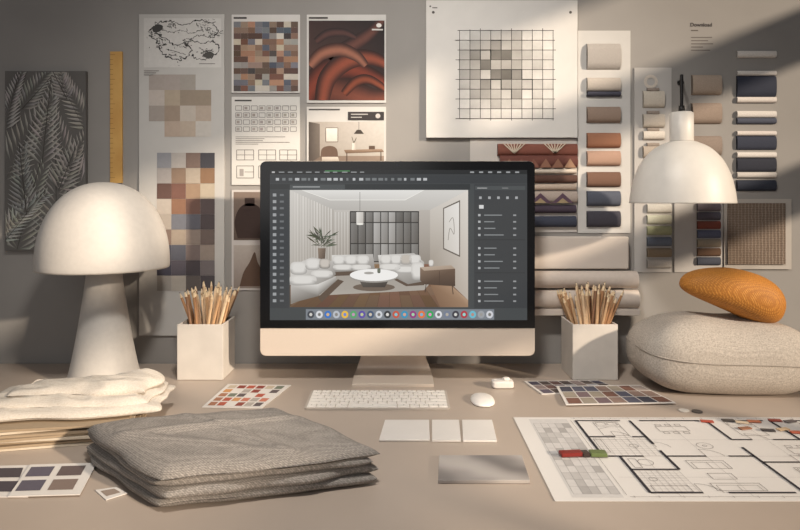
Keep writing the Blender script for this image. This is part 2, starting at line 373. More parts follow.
for y0,y1,c in((75,95,(170,153,138)),(103,124,(152,135,122)),(136,156,(146,131,120))): f.bulge(691,y0,720,y1,c,.012)
f.build('swatches',M_fab,e)
e=empty('striped_ribbon_samples'); f=VFlat(WY-.0003,K)
for y0,y1,c in((51,58,(220,214,208)),(71,76,(226,220,214)),(76,97,(52,56,70)),(97,103,(214,206,200)),(111,118,(216,210,204)),(118,124,(80,84,98)),(131,136,(214,206,200)),(136,150,(56,60,74)),(152,158,(216,210,204)),(158,172,(50,52,62)),(172,178,(196,190,184)),(180,191,(50,54,66))):
    f.bulge(736,y0,775,y1,c,.008)
f.build('ribbons',M_fab,e)
e=empty('paint_chip_board'); board('sheet',674,200,722,272,(190,186,182),.003,e)
f=VFlat(WY-.0035,K)
for i,c in enumerate([(120,112,118),(92,88,98),(132,76,64),(96,102,124),(160,148,130),(116,90,72),(76,80,92)]): f.bulge(696,203+i*9,719,211+i*9,c,.007)
f.build('paint_chips',M_fab,e)
e=empty('framed_textile_sample'); board('frame',723,199,790,269,(178,171,163),.006,e)
box('textile',wx(726),wx(783),WY-.0105,WY-.0062,wz(264),wz(203),weave('textile_weave',(106,91,80),(142,128,115),sc=52,rot=.78),e)
# paper rolls
e=empty('paper_roll_rack')
M_pap=mat('cream_paper',(204,193,183),.8,nscale=12,var=.03)
box('rack_panel',wx(470),wx(625),WY-.03,WY-.001,wz(268),wz(236),M_pap,e,bevel=.004)
box('rack_shelf',wx(470),wx(633),WY-.05,WY-.001,wz(312),wz(306),M_pap,e,bevel=.001)
f=MB()
for (z,r,x1) in((278,8.5,632),(297,9,633),):
    f.tube((wx(470),WY-.028,wz(z)),(wx(x1),WY-.028,wz(z)),r*K,r*K,(206,193,182),24)
    f.tube((wx(x1)-.001,WY-.028,wz(z)),(wx(x1)+.0008,WY-.028,wz(z)),r*K*.6,r*K*.6,(110,94,82),24)
f.build('paper_rolls',M_print,e)

# ---------------- mushroom lamp
e=empty('table_lamp'); M_lamp=mat('lamp_ceramic',(204,198,191),.55,nscale=90,bump=.12,var=.03)
cx,cy=-.669,1.448; zb,zt,r=1.006,1.2005,.140
prof=[(0.0001,zt)]
for i in range(1,25):
    t=math.pi/2*i/24; prof.append((r*math.sin(t)**.92,zb+.012+(zt-zb-.012)*math.cos(t)**.95 if i<24 else zb+.012))
prof+=[(r,zb+.004),(r-.001,zb),(r-.004,zb),(r-.006,zb+.012)]
for i in range(24,-1,-1):
    t=math.pi/2*i/24; prof.append((max(.0001,(r-.007)*math.sin(t)**.92),zb+.010+(zt-zb-.018)*max(0,math.cos(t))**.95))
lathe('shade',prof,cx,cy,M_lamp,e,96)
lathe('base',catmull([(.0001,DZ+.0005),(.073,DZ+.0005),(.078,DZ+.004),(.078,DZ+.010),(.072,DZ+.03),(.062,DZ+.08),(.052,DZ+.14),(.043,DZ+.20),(.036,DZ+.26),(.033,DZ+.30),(.031,zt-.03),(.0001,zt-.012)]),cx,cy,M_lamp,e,64)
# pendant
e=empty('pendant_lamp'); M_pl=mat('pendant_enamel',(208,203,196),.45,nscale=60,var=.02)
px,py=.616,1.40
out=catmull([(.0245,1.288),(.034,1.285),(.058,1.272),(.081,1.247),(.097,1.213),(.105,1.180),(.1085,1.153)],6)
inn=[(max(a-.003,.001),z-.003) for a,z in out][::-1]; inn[0]=(.106,1.153)
lathe('shade',out+inn,px,py,M_pl,e,80)
lathe('cap',[(.0001,1.352),(.021,1.352),(.0245,1.349),(.0245,1.29),(.023,1.286),(.0001,1.286)],px,py,M_pl,e,48)
M_blk=mat('black_cable',(24,22,22),.5)
lathe('cord_grip',[(.0001,1.366),(.006,1.366),(.007,1.352),(.0001,1.352)],px,py,M_blk,e,16)
f=MB(); f.tube((px,py,1.36),(px,py,1.434),.0036,.0036,(26,24,24),12); f.tube((px,py,1.431),(.708,WY-.001,1.455),.0032,.0032,(26,24,24),12); f.tube((.7045,WY-.006,1.4545),(.7045,WY-.0002,1.4545),.0075,.0075,(26,24,24),20)
f.build('wall_arm',M_gl,e)
lathe('bulb',catmull([(.0001,1.19),(.018,1.197),(.027,1.217),(.02,1.24),(.012,1.26),(.012,1.285)]),px,py,mat('bulb_glass',(235,228,215),.2),e,32)

# ---------------- computer
e=empty('desktop_computer'); KM=1.43/F; YF=1.43
def mx_(p):return (p-400)*KM
def mz(p):return CZ-(p-200)*KM
M_al=mat('champagne_aluminium',(216,202,188),.42,metal=.2,nscale=200,var=.01); M_bz=mat('black_glass',(14,14,16),.18,spec=.5)
def rr(x0,z0,x1,z1,r,corners=(1,1,1,1),n=8):
    pts=[]
    for k,(cx_,cz_,a0) in enumerate(((x1-r,z1-r,0),(x0+r,z1-r,90),(x0+r,z0+r,180),(x1-r,z0+r,270))):
        if corners[k]:
            for i in range(n+1):
                a=math.radians(a0+90*i/n); pts.append((cx_+r*math.cos(a),cz_+r*math.sin(a)))
        else: pts.append(((x1,z1),(x0,z1),(x0,z0),(x1,z0))[k])
    return pts
def prism(name,pts,y0,y1,m,parent,bevel=0):
    n=len(pts); vs=[(x,y0,z) for x,z in pts]+[(x,y1,z) for x,z in pts]
    fs=[tuple(range(n)),tuple(range(2*n-1,n-1,-1))]+[(i,n+i,n+(i+1)%n,(i+1)%n) for i in range(n)]
    return obj(name,vs,fs,m,parent,bevel=bevel)
X0,X1,Z0,Z1=mx_(260),mx_(535),mz(356),mz(161)
prism('housing',rr(X0,Z0,X1,Z1,.014),YF,YF+.012,M_al,e,bevel=.0012)
prism('display_glass',rr(X0+.0006,mz(328),X1-.0006,Z1-.0006,.0135,(1,1,0,0)),YF-.0016,YF+.001,M_bz,e)
vs=[];fs=[];N=24
cxm,czm=(X0+X1)/2,(Z0+Z1)/2
for j in range(N+1):
    for i in range(N+1):
        u=-1+2*i/N;v=-1+2*j/N; vs.append((cxm+u*(X1-X0)/2*.985,YF+.0115+.035*((1-u*u)*(1-v*v))**.7,czm+v*(Z1-Z0)/2*.98))
for j in range(N):
    for i in range(N): a=j*(N+1)+i; fs.append((a,a+1,a+N+2,a+N+1))
obj('back_shell',vs,fs,M_al,e,smooth=True)
prof=catmull([(1.462,.90),(1.476,.86),(1.492,.82),(1.505,.79),(1.510,.77),(1.505,.759),(1.49,.7555),(1.46,.7545),(1.43,.754),(1.402,.7535)],5)
wid=catmull([(.066,),(.068,),(.072,),(.077,),(.084,),(.087,),(.089,),(.090,),(.090,),(.090,)],5)
vs=[];fs=[];n=len(prof)
for k,(y,z) in enumerate(prof):
    a=prof[max(0,k-1)];b_=prof[min(n-1,k+1)];t=Vector((b_[0]-a[0],b_[1]-a[1])).normalized(); nn=Vector((-t.y,t.x))*.0035
    w=wid[k][0]
    for sx in(-1,1):
        for sg in(-1,1): vs.append((cxm-.01+sx*w,y+sg*nn.x,z+sg*nn.y))
for k in range(n-1):
    a=4*k;b_=a+4
    fs+=[(a,a+2,b_+2,b_),(a+1,b_+1,b_+3,a+3),(a,b_,b_+1,a+1),(a+2,a+3,b_+3,b_+2)]
fs+=[(0,1,3,2),(4*n-4,4*n-2,4*n-1,4*n-3)]
obj('stand',vs,fs,M_al,e,bevel=.0008)
f=VFlat(YF-.0019,KM); f.ell(397.5,165.3,1,1,(40,42,50),0,10); f.build('webcam',M_gl,e)
# screen content
f=VFlat(YF-.0018,KM,(270,170,527,320)); q=f.r
q(270,170,527,320,(70,74,76),0); q(270,170,527,174.5,(38,40,42),1)
q(272,171.5,275,173,(190,190,190),2)
for i in range(10): q(279+i*9,171.7,279+i*9+R.uniform(4,7),172.7,(150,152,154),2)
for i in range(6): q(470+i*9,171.5,474+i*9,173,(160,162,164),2)
q(325,170.6,350,171.4,(80,150,90),2)
q(270,175,527,183.5,(58,61,64),1)
for i in range(24): q(276+i*6.4,178,276+i*6.4+R.uniform(2,5),180.6,(190,192,194) if R.random()<.5 else (120,124,126),2)
q(270,184,470,189.5,(52,55,57),1); q(290,184.5,345,189.5,(76,80,82),2); q(293,186.5,320,187.4,(170,172,173),3)
q(270,190,289,308,(62,65,68),1)
for j in range(17):
    q(273,193.5+j*6.6,276.5,196.5+j*6.6,(160,163,165),2)
    q(280,194+j*6.6,284,196+j*6.6,(110,113,116),2)
f.clip=(290,190,468,307)
f.poly([(290,190),(468,190),(430,210),(334,210)],[(206,203,198),(220,217,212),(196,192,186),(188,184,178)],1)
f.poly([(302,190),(424,190),(405,200),(330,200)],[(230,228,224),(236,234,230),(220,217,212),(210,207,202)],2)
f.line([(302,190),(330,200),(405,200),(424,190)],.5,(250,248,240),2.5)
f.poly([(290,190),(334,210),(334,264),(290,285)],[(214,210,204),(186,180,172),(160,153,144),(178,171,162)],2)
for i in range(14):
    x=294+i*2.8; yt=190+(x-290)*.455; yb=285-(x-290)*.48; k_=R.uniform(-8,8); f.poly([(x,yt),(x+1.4,yt+.5),(x+1.4,yb-.5),(x,yb)],[(206+k_,201+k_,194+k_),(228+k_,224+k_,218+k_),(196,190,181),(168,160,150)],3)
f.g(334,210,430,264,(200,195,188),(158,150,140),2)
for i in range(5): f.poly([(335+i*3.0,212),(338+i*3.0,212),(338+i*3.0,262),(335+i*3.0,262)],[(218,214,208),(184,178,170),(152,144,135),(188,181,172)],3)
f.g(350,211,419,262,(62,60,58),(48,45,43),3)
for i in range(9):
    for j,(y0,y1) in enumerate(((212.2,222),(223,243),(244,261))):
        a_=R.uniform(-14,14); t0=(178 if i in(3,4,5) else 134)+a_; f.poly([(351+i*7.55,y0),(357.6+i*7.55,y0),(357.6+i*7.55,y1),(351+i*7.55,y1)],[(t0,t0-2,t0-6),(t0-20,t0-23,t0-27),(t0-34,t0-38,t0-44),(t0-12,t0-16,t0-20)],4)
f.g(419,210,430,264,(190,183,175),(148,139,129),3)
f.poly([(430,210),(468,190),(468,300),(430,264)],[(206,199,190),(226,220,212),(192,181,169),(166,156,144)],3)
f.poly([(443,208),(460,200),(460,257),(443,249)],(110,102,94),4); f.poly([(444,208.8),(459,202),(459,255),(444,248)],[(222,217,211),(236,232,227),(222,216,209),(208,202,193)],5)
f.line(catmull([(448,240),(450,228),(454,234),(453,218),(449,222)]),.5,(130,122,114),6)
def flr(u,v):
    yb=307-(307-264)*v; xl=(230+(334-230)*v); xr=(500+(430-500)*v); return (xl+(xr-xl)*u,yb)
for i in range(22):
    for j in range(5):
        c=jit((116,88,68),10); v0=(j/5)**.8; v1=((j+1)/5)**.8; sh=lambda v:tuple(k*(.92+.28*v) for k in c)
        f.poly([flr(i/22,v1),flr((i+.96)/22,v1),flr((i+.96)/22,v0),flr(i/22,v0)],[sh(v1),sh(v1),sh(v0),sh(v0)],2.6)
f.poly([(290,285),(334,264),(430,264),(468,300),(468,307),(290,307)],(92,70,54),2.4)
f.poly([(430,284),(446,281),(468,300),(468,307),(440,307)],[(140,110,86),(172,142,116),(182,152,126),(158,128,102),(130,100,78)],2.9)
f.poly([(312,288),(344,268),(418,268),(432,281),(424,290),(306,296)],[(170,163,154),(162,154,145),(168,161,152),(182,175,166),(174,167,158),(180,173,164)],3.5)
q(359.8,192,360.2,214,(90,86,82),5); f.poly([(356.5,212),(363.5,212),(363.5,224),(356.5,224)],[(236,232,226),(204,199,192),(190,184,176),(226,222,215)],6); f.ell(360,224,3.5,.9,(252,249,240),7)
for k in range(46):
    a=math.radians(-90+R.uniform(-95,95)); L=R.uniform(7,20); w_=.07; c_=jit((86,90,74),20)
    b0=(322+R.uniform(-3,3),246+R.uniform(-10,2)); f.poly([b0,(b0[0]+math.cos(a-w_)*L*.6,b0[1]+math.sin(a-w_)*L*.6),(b0[0]+math.cos(a)*L*.9,b0[1]+math.sin(a)*L+1),(b0[0]+math.cos(a+w_)*L*.6,b0[1]+math.sin(a+w_)*L*.6)],c_,6+k*.02)
f.poly([(318,248),(326,248),(325,262),(319,262)],[(150,132,116),(110,94,82),(84,70,60),(120,104,92)],7)
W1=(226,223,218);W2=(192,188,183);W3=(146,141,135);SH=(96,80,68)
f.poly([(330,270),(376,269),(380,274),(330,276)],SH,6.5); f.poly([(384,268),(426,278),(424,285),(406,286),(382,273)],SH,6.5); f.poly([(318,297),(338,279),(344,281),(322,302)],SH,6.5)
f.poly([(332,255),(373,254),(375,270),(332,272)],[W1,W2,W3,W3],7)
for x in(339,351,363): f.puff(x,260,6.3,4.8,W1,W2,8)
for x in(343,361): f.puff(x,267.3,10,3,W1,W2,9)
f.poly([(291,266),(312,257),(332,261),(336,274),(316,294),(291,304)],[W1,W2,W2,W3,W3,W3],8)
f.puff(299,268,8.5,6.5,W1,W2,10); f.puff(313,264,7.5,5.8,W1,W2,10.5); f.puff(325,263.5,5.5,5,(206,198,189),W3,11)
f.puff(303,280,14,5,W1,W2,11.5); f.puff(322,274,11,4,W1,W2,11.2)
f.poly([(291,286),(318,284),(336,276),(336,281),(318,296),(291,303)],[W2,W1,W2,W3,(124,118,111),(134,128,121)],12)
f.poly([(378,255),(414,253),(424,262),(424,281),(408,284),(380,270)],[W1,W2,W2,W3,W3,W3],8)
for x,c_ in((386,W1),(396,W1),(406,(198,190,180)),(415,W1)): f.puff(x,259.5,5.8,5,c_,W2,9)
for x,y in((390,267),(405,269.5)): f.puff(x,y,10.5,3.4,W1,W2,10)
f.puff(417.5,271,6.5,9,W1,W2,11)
f.ell(374,287,21,4,(112,98,86),9); f.poly([(357,275),(391,275),(385,287),(363,287)],[(110,104,98),(92,86,80),(66,60,56),(80,74,68)],11); f.ell(374,276.2,24,6.2,(160,155,149),12,30); f.ell(374,274.8,24,6,(246,244,241),13,30); f.ell(369,272.8,5,1.3,(170,166,160),14); f.puff(379,270.5,1.6,2.4,(110,116,100),(70,76,62),14)
f.poly([(420,267),(451,265),(455,269),(455,286),(424,284),(420,280)],[(140,118,100),(130,108,91),(108,87,72),(76,60,50),(84,67,56),(104,85,72)],13); f.poly([(420,267),(451,265),(455,268.5),(424,270.5)],[(190,171,153),(180,161,143),(168,148,130),(180,161,143)],14); f.puff(431,263,2.4,3.4,(228,224,218),(180,174,168),15); f.line([(426,284),(425,292)],.8,(70,55,46),13); f.line([(452,286),(453,294)],.8,(70,55,46),13); q(439,271,439.5,285,(74,58,48),15)
f.clip=(270,170,527,320)
q(474,184,527,308,(60,63,66),1); q(475,186,525,190,(76,80,82),2); q(477,187.7,487,188.5,(180,180,180),3); q(502,187.7,508,188.5,(140,140,140),3)
for i in range(5): q(479+i*9,196.5,481.6+i*9,199,(170,172,174),2)
q(479,205,483.5,208.6,(220,220,220),2)
for j in range(14):
    y=214+j*6.6
    if j in(4,9): q(475,y-1,525,y-.4,(48,50,52),2); continue
    q(478,y,480.4,y+2.2,(180,182,184),2); q(484,y+.6,484+R.uniform(8,20),y+1.6,(140,144,146),2)
    q(513,y+.4,516,y+2,(150,152,154),2)
q(306,309,494,319.5,(128,134,142),3)
cols=[(70,74,82),(220,222,226),(60,120,200),(190,196,204),(236,190,70),(90,170,110),(96,80,170),(70,90,120),(210,214,220),(50,54,60),(200,90,70),(60,150,190),(150,60,130),(230,120,60),(40,170,90),(226,228,232),(120,130,150),(60,60,70),(180,60,70),(110,190,210),(160,164,170),(214,216,222)]
for i,c in enumerate(cols): f.ell(311+i*8.5,314.3,3.5,3.8,c,4,14); f.ell(311+i*8.5,314.3,1.6,1.7,tuple(min(255,255-v*.6) for v in c),5,8)
f.build('screen_image',M_screen,e)

# ---------------- desk helpers
def D(px,py,h=0.0):
    d=F*(CH-h)/(py-200); return ((px-400)*d/F,d)
class DFlat(MB):
    def __init__(s,corners,z): super().__init__(); s.q=[Vector(c) for c in corners]; s.z=z
    def P(s,u,v,L):
        a,b_,c,d=s.q; p=(a*(1-u)+b_*u)*(1-v)+(d*(1-u)+c*u)*v; return (p.x,p.y,s.z+L*.0003)
    def r(s,u0,v0,u1,v1,c,L=1): s.face([s.P(u0,v0,L),s.P(u0,v1,L),s.P(u1,v1,L),s.P(u1,v0,L)],c)
    def line(s,pts,w,c,L=1):
        for a,b_ in zip(pts[:-1],pts[1:]):
            A=Vector(s.P(*a,L));B=Vector(s.P(*b_,L));d=(B-A); 
            if d.length==0: continue
            d.normalize(); n_=Vector((-d.y,d.x,0))*w/2; s.face([A+n_,A-n_,B-n_,B+n_],c)
def slab(name,corners,z0,z1,m,parent,bevel=0):
    vs=[(c[0],c[1],z0) for c in corners]+[(c[0],c[1],z1) for c in corners]
    return obj(name,vs,[(0,1,2,3),(7,6,5,4),(0,4,5,1),(1,5,6,2),(2,6,7,3),(3,7,4,0)],m,parent,bevel=bevel)
E=.0006
M_white=mat('white_card',(220,214,208),.6,var=.02)
# keyboard
e=empty('keyboard'); kx0,kx1,ky0,ky1=-.1875,.0985,1.248,1.355
M_kb=mat('keyboard_body',(196,186,176),.4,metal=.2)
prism_pts=rr(kx0,ky0,kx1,ky1,.006)
n=len(prism_pts); vs=[(x,y,DZ+E) for x,y in prism_pts]+[(x,y,DZ+.004+(y-ky0)*.03) for x,y in prism_pts]
obj('body',vs,[tuple(range(n-1,-1,-1)),tuple(range(n,2*n))]+[(i,(i+1)%n,n+(i+1)%n,n+i) for i in range(n)],M_kb,e)
f=MB(); W=kx1-kx0-.008
layout=[[1]*14,[1]*13+[1.5],[1.5]+[1]*12+[1],[1.8]+[1]*11+[1.8],[2.3]+[1]*10+[2.3],[1,1,1,1.3,5.2,1.3,1,1,1,1]]
hs=[.010,.0178,.0178,.0178,.0178,.0178]; y=ky1-.004
for rw,h in zip(layout,hs):
    tot=sum(rw); x=kx0+.004
    for w in rw:
        ww=w/tot*W; zz=DZ+.004+(y-ky0)*.03
        x_0,x_1,y_0,y_1=x+.0009,x+ww-.0009,y-h+.001,y-.0009
        b_=.0008; vs=[(x_0,y_0,zz-.0006),(x_1,y_0,zz-.0006),(x_1,y_1,zz-.0006),(x_0,y_1,zz-.0006),(x_0+b_,y_0+b_,zz+.0020),(x_1-b_,y_0+b_,zz+.0020),(x_1-b_,y_1-b_,zz+.0020),(x_0+b_,y_1-b_,zz+.0020)]
        f.mesh(vs,[(4,5,6,7),(0,1,5,4),(1,2,6,5),(2,3,7,6),(3,0,4,7)],(234,228,221))
        f.box((x_0+x_1)/2-.001,(x_0+x_1)/2+.001,(y_0+y_1)/2-.0014,(y_0+y_1)/2+.0014,zz+.0020,zz+.00212,(160,150,142))
        x+=ww
    y-=h
f.build('keys',M_gl,e)
def sel(name,a,b,c,e1,e2,m,loc,rot=(0,0,0),parent=None,nu=96,nv=56,fn=None,flat=False):
    def p(v,e_): return math.copysign(abs(v)**e_,v)
    vs=[];fs=[]
    for j in range(nv+1):
        ph=-math.pi/2+math.pi*j/nv
        for i in range(nu):
            th=2*math.pi*i/nu
            v=Vector((a*p(math.cos(ph),e1)*p(math.cos(th),e2),b*p(math.cos(ph),e1)*p(math.sin(th),e2),c*p(math.sin(ph),e1)))
            if flat and v.z<0: v.z*=.12
            if fn: v=fn(v)
            vs.append(v)
    for j in range(nv):
        for i in range(nu): fs.append((j*nu+i,j*nu+(i+1)%nu,(j+1)*nu+(i+1)%nu,(j+1)*nu+i))
    Mx=Matrix.Translation(loc)@Matrix.Rotation(rot[2],4,'Z')@Matrix.Rotation(rot[1],4,'Y')@Matrix.Rotation(rot[0],4,'X')
    o=obj(name,vs,fs,m,parent,smooth=True); o.matrix_world=Mx; return o
sel('computer_mouse',.0240,.040,.0095,.9,.85,mat('mouse_plastic',(236,230,224),.3,var=.01),(.168,1.303,DZ+.0018),flat=True)
e=empty('plug_adapter'); sel('adapter_body',.0235,.015,.0080,.35,.35,M_white,(.224,1.400,DZ+.0086),parent=e); sel('adapter_knob',.008,.007,.0035,.6,.8,M_white,(.232,1.399,DZ+.0193),parent=e)
# pencil holders
def holder(seed,front,cxw,w):
    RR=random.Random(seed); e=empty('pencil_holder'); dp=.052;h=.127;t=.0045
    cy_=front+dp; m=mat('concrete_box',(200,193,185),.75,nscale=25,bump=.1,var=.05)
    x0,x1,y0,y1=cxw-w,cxw+w,cy_-dp,cy_+dp
    O=[(x0,y0),(x1,y0),(x1,y1),(x0,y1)];I=[(x0+t,y0+t),(x1-t,y0+t),(x1-t,y1-t),(x0+t,y1-t)]
    vs=[(x,y,DZ+E) for x,y in O]+[(x,y,DZ+h) for x,y in O]+[(x,y,DZ+h) for x,y in I]+[(x,y,DZ+.008) for x,y in I]
    fs=[(3,2,1,0),(12,13,14,15)]
    for i in range(4):
        j=(i+1)%4; fs+=[(i,j,4+j,4+i),(4+i,4+j,8+j,8+i),(8+i,8+j,12+j,12+i)]
    obj('box',vs,fs,m,e,bevel=.0012)
    f=MB(); lim=w-t-.005
    for k in range(54):
        u=RR.uniform(-1,1); v=RR.uniform(-1,1)
        top=Vector((cxw+u*lim, cy_+v*(dp-t-.006), DZ+h))
        lean=u*.34+RR.uniform(-.09,.09); ly=v*.12+RR.uniform(-.05,.05)
        d=Vector((lean,ly,1)).normalized()
        base=top-d*((h-.012)/d.z)
        base.x=max(cxw-lim,min(cxw+lim,base.x)); base.y=max(cy_-dp+.011,min(cy_+dp-.011,base.y)); d=(top-base).normalized()
        L=RR.uniform(.180,.208)
        c=RR.choice([(216,184,146),(200,160,120),(226,200,166),(170,128,92),(218,188,154),(140,106,82),(204,168,130)])
        r=RR.choice([.0030,.0034,.0038])
        f.tube(base,base+d*(L-.014),r,r,c,6,False)
        f.tube(base+d*(L-.014),base+d*(L-.003),r,r*.3,(232,208,172),6,False)
        f.tube(base+d*(L-.003),base+d*L,r*.3,.0002,RR.choice([(80,64,56),(70,64,60),(130,94,66)]),6,False)
    f.build('pencils',M_wood,e)
holder(3,1.455,-.4545,.0525); holder(5,1.455,.444,.0515)
# bolster cushion + mustard cushion
M_lin=weave('linen',(172,163,153),(188,179,169),sc=170,bump=.18,dist=.0008,grain=.5)
def pfn(v):
    nz=noise.noise(v*8)*.005+noise.noise(v*22)*.0015
    v=v*(1+nz/ .12)
    v.z-=.010*math.exp(-((v.x-.01)/.08)**2)*(1 if v.z>.03 else 0)*max(0,v.z/.086)
    if v.z<-.074: v.z=-.074+(v.z+.074)*.12
    if v.z>0 and v.x>.04: v.z*=1-.22*min(1,((v.x-.04)/.14))**1.3
    if v.z>0 and v.x<-.06: v.z*=1-.10*min(1,((-v.x-.06)/.12))
    return v
e=empty('bolster_cushion')
CC=(.705,1.41,DZ+.0775)
sel('cushion_body',.187,.106,.089,.78,.46,M_lin,CC,(0,0,-.03),e,fn=pfn)
f=MB()
def p_(v,e_): return math.copysign(abs(v)**e_,v)
pts=[]
for i in range(97):
    th=2*math.pi*i/96; pts.append(Vector((.1880*p_(math.cos(th),.46),.1072*p_(math.sin(th),.46),.006*math.sin(th)-.012*math.cos(th))))
Mx=Matrix.Translation((CC[0],CC[1],DZ+.080))@Matrix.Rotation(-.03,4,'Z')
pts=[Mx@p for p in pts]
for a,b_ in zip(pts[:-1],pts[1:]): f.tube(a,b_,.0013,.0013,(168,159,149),6,True,False)
f.build('piping',M_fab,e)
M_or=weave('mustard_fabric',(164,104,42),(198,136,62),sc=120,bump=.35,diag=True,dist=.001,rough=.6,spec=.3,grain=.4)
def ofn(v):
    t=v.x/.115; s_=1+.27*t; v.y*=s_; v.z*=s_; v.z+=.016*(1-t*t)-.008+.006*t
    v*=1+noise.noise(v*14)*.04
    return v
sel('mustard_cushion',.112,.058,.047,.85,.8,M_or,(.718,1.385,DZ+.2080),(0,math.radians(20),.05),fn=ofn)

# ---------------- fabric slabs
def fslab(name,w,d,T,n,amp,seed,m,loc,rz,parent=None,N=70,edge=.004,warp=None,freq=9):
    vs=[];fs=[]
    for s_ in(1,-1):
        for j in range(N+1):
            for i in range(N+1):
                u=math.sin(math.pi/2*(-1+2*i/N));v=math.sin(math.pi/2*(-1+2*j/N))
                x=u*w/2;y=v*d/2
                th=T/2*max(0,(1-abs(u)**n)*(1-abs(v)**n))**.5
                q_=Vector((x*freq+seed*3.1,y*freq,seed*1.7))
                k=noise.noise(q_)*amp+noise.noise(q_*2.3)*amp*.4
                ex=noise.noise(Vector((y*14+seed,seed*5.3,0)))*edge; ey=noise.noise(Vector((x*14+seed,seed*2.3,4)))*edge
                z=s_*th+(k if s_>0 else k*.15)
                if s_<0: z=max(z,-T/2)
                cr_=1-.04*(abs(u*v))**4
                X_,Y_=(x+ex*abs(u))*cr_,(y+ey*abs(v))*cr_
                if warp: X_,Y_,z=warp(X_,Y_,z,s_,u,v)
                vs.append((X_,Y_,z))
    B=(N+1)**2
    for j in range(N):
        for i in range(N):
            a=j*(N+1)+i; fs.append((a,a+1,a+N+2,a+N+1)); fs.append((B+a,B+a+N+1,B+a+N+2,B+a+1))
    for i in range(N):
        fs.append((i,B+i,B+i+1,i+1)); a=N*(N+1)+i; fs.append((a,a+1,B+a+1,B+a))
        a=i*(N+1); fs.append((a,a+N+1,B+a+N+1,B+a)); a=i*(N+1)+N; fs.append((a,B+a,B+a+N+1,a+N+1))
    o=obj(name,vs,fs,m,parent,smooth=True); o.location=loc; o.rotation_euler=(0,0,rz); return o
M_grey=weave('grey_herringbone',(124,118,113),(160,153,146),sc=140,bump=.3,diag=True,dist=.001,grain=.5)
e=empty('folded_blanket')
C=(-.266,.968)
a1,a2=math.radians(16),math.radians(136)
def mk(k):
    def wv(x,y,z,s_,u,v):
        da=math.radians((0,2.0,-1.5,.5)[k])
        X_=x*math.cos(a1+da)+y*math.cos(a2+da); Y_=x*math.sin(a1+da)+y*math.sin(a2+da)
        edge_=max(abs(u),abs(v))
        if k==3:
            z-=.006*edge_**8
            if s_>0:
                z+=(math.exp(-((Y_-X_*.35-.03)/.012)**2)*.006+math.exp(-((Y_+X_*.2+.05)/.010)**2)*.004+math.exp(-((X_+Y_*1.3-.02)/.014)**2)*.004)*(1-edge_**4)
        else: z-=.002*edge_**8*(k>0)
        return X_,Y_,z
    return wv
for k in range(4):
    T=(.0175,.0175,.0165,.018)[k]
    fslab('fold_%d'%(k+1),(.306,.300,.304,.308)[k],(.270,.265,.269,.273)[k],T,16,(.0012,.0015,.0015,.005)[k],k+2,M_grey,
        (C[0]+(-.003,.005,-.004,.000)[k],C[1]+(.003,-.004,.003,-.001)[k],DZ+(.0098,.0245,.0385,.0530)[k]),0,e,edge=.009,warp=mk(k),N=100)
# left stack
e=empty('paper_stack'); RR=random.Random(4)
f=MB()
for k in range(8):
    M_=Matrix.Translation((-.635+RR.uniform(-.008,.008),1.135+RR.uniform(-.006,.006),DZ+E+k*.0042))@Matrix.Rotation(math.radians(14+RR.uniform(-6,6)),4,'Z')
    f.box(-.165,.165,-.085,.085,0,.0036,RR.choice([(190,172,150),(206,192,172),(164,144,120),(200,182,160)]),M_)
f.build('sheets',M_print,e)
M_bg=weave('cream_linen',(200,190,178),(214,206,195),sc=170,bump=.1,dist=.0008,grain=.25)
e=empty('folded_cloth')
def ridged(x,y,s,a):
    n_=noise.noise(Vector((x*s+a,y*s*2.2,a))); return (1-abs(n_)*2.2)
def crw(x,y,z,s_,u,v):
    k=0
    if s_>0:
        fall=1-max(abs(u),abs(v))**6
        k=(max(0,ridged(x*.6+y*.6,y,9,2.3))*.006+max(0,ridged(x,y+x*.5,17,7.1))*.0035)*fall
    return x+.010*noise.noise(Vector((y*20,x*5,3))),y+.010*noise.noise(Vector((x*11,y*4,9))),z+k
fslab('cloth_lower',.34,.155,.013,12,.003,11,M_bg,(-.600,1.160,DZ+.0415),math.radians(9),e,edge=.014,warp=crw,freq=8,N=110)
fslab('cloth_middle',.30,.135,.012,12,.003,13,M_bg,(-.595,1.172,DZ+.0520),math.radians(6),e,edge=.014,warp=crw,freq=8,N=110)
fslab('cloth_upper',.245,.11,.015,8,.006,15,M_bg,(-.575,1.190,DZ+.0650),math.radians(3),e,edge=.016,warp=crw,freq=8,N=110)

# ---------------- desk cards
e=empty('colour_chart_card'); cs=[D(228,385),D(291,386),D(262,409),D(202,408)]
slab('card',cs[::-1],DZ+E,DZ+.0022,M_white,e)
f=DFlat(cs,DZ+.0023)
pal=[(180,84,64),(206,146,90),(140,64,54),(200,184,162),(112,120,104),(166,112,84),(92,82,84),(200,120,96),(176,168,160)]
for j in range(5):
    for i in range(6):
        if R.random()<.9: f.r(.06+i*.15,.06+j*.185,.18+i*.15,.2+j*.185,mute(R.choice(pal),.12))
f.build('colour_chips',M_print,e)
e=empty('paint_swatch_cards')
for nm,cs,z,dark in(('card_1',[D(524,382),D(598,381),D(625,392),D(542,395)],0,True),('card_2',[D(556,388),D(640,387),D(676,405),D(566,407)],.0026,False)):
    slab(nm,cs[::-1],DZ+E+z,DZ+.0022+z,M_white,e); f=DFlat(cs,DZ+.0023+z)
    pal=[(96,88,100),(74,70,82),(134,120,118),(146,146,154),(106,82,78),(84,74,70)] if dark else [(116,98,102),(142,120,110),(92,92,106),(168,154,146),(122,88,76),(74,74,84),(154,144,130)]
    for j in range(3):
        for i in range(7): f.r(.03+i*.138,.06+j*.31,.155+i*.138,.34+j*.31,R.choice(pal))
    f.build(nm+'_chips',M_print,e)
e=empty('white_sample_tiles'); M_t=mat('white_tile',(222,216,210),.4,nscale=12,var=.04)
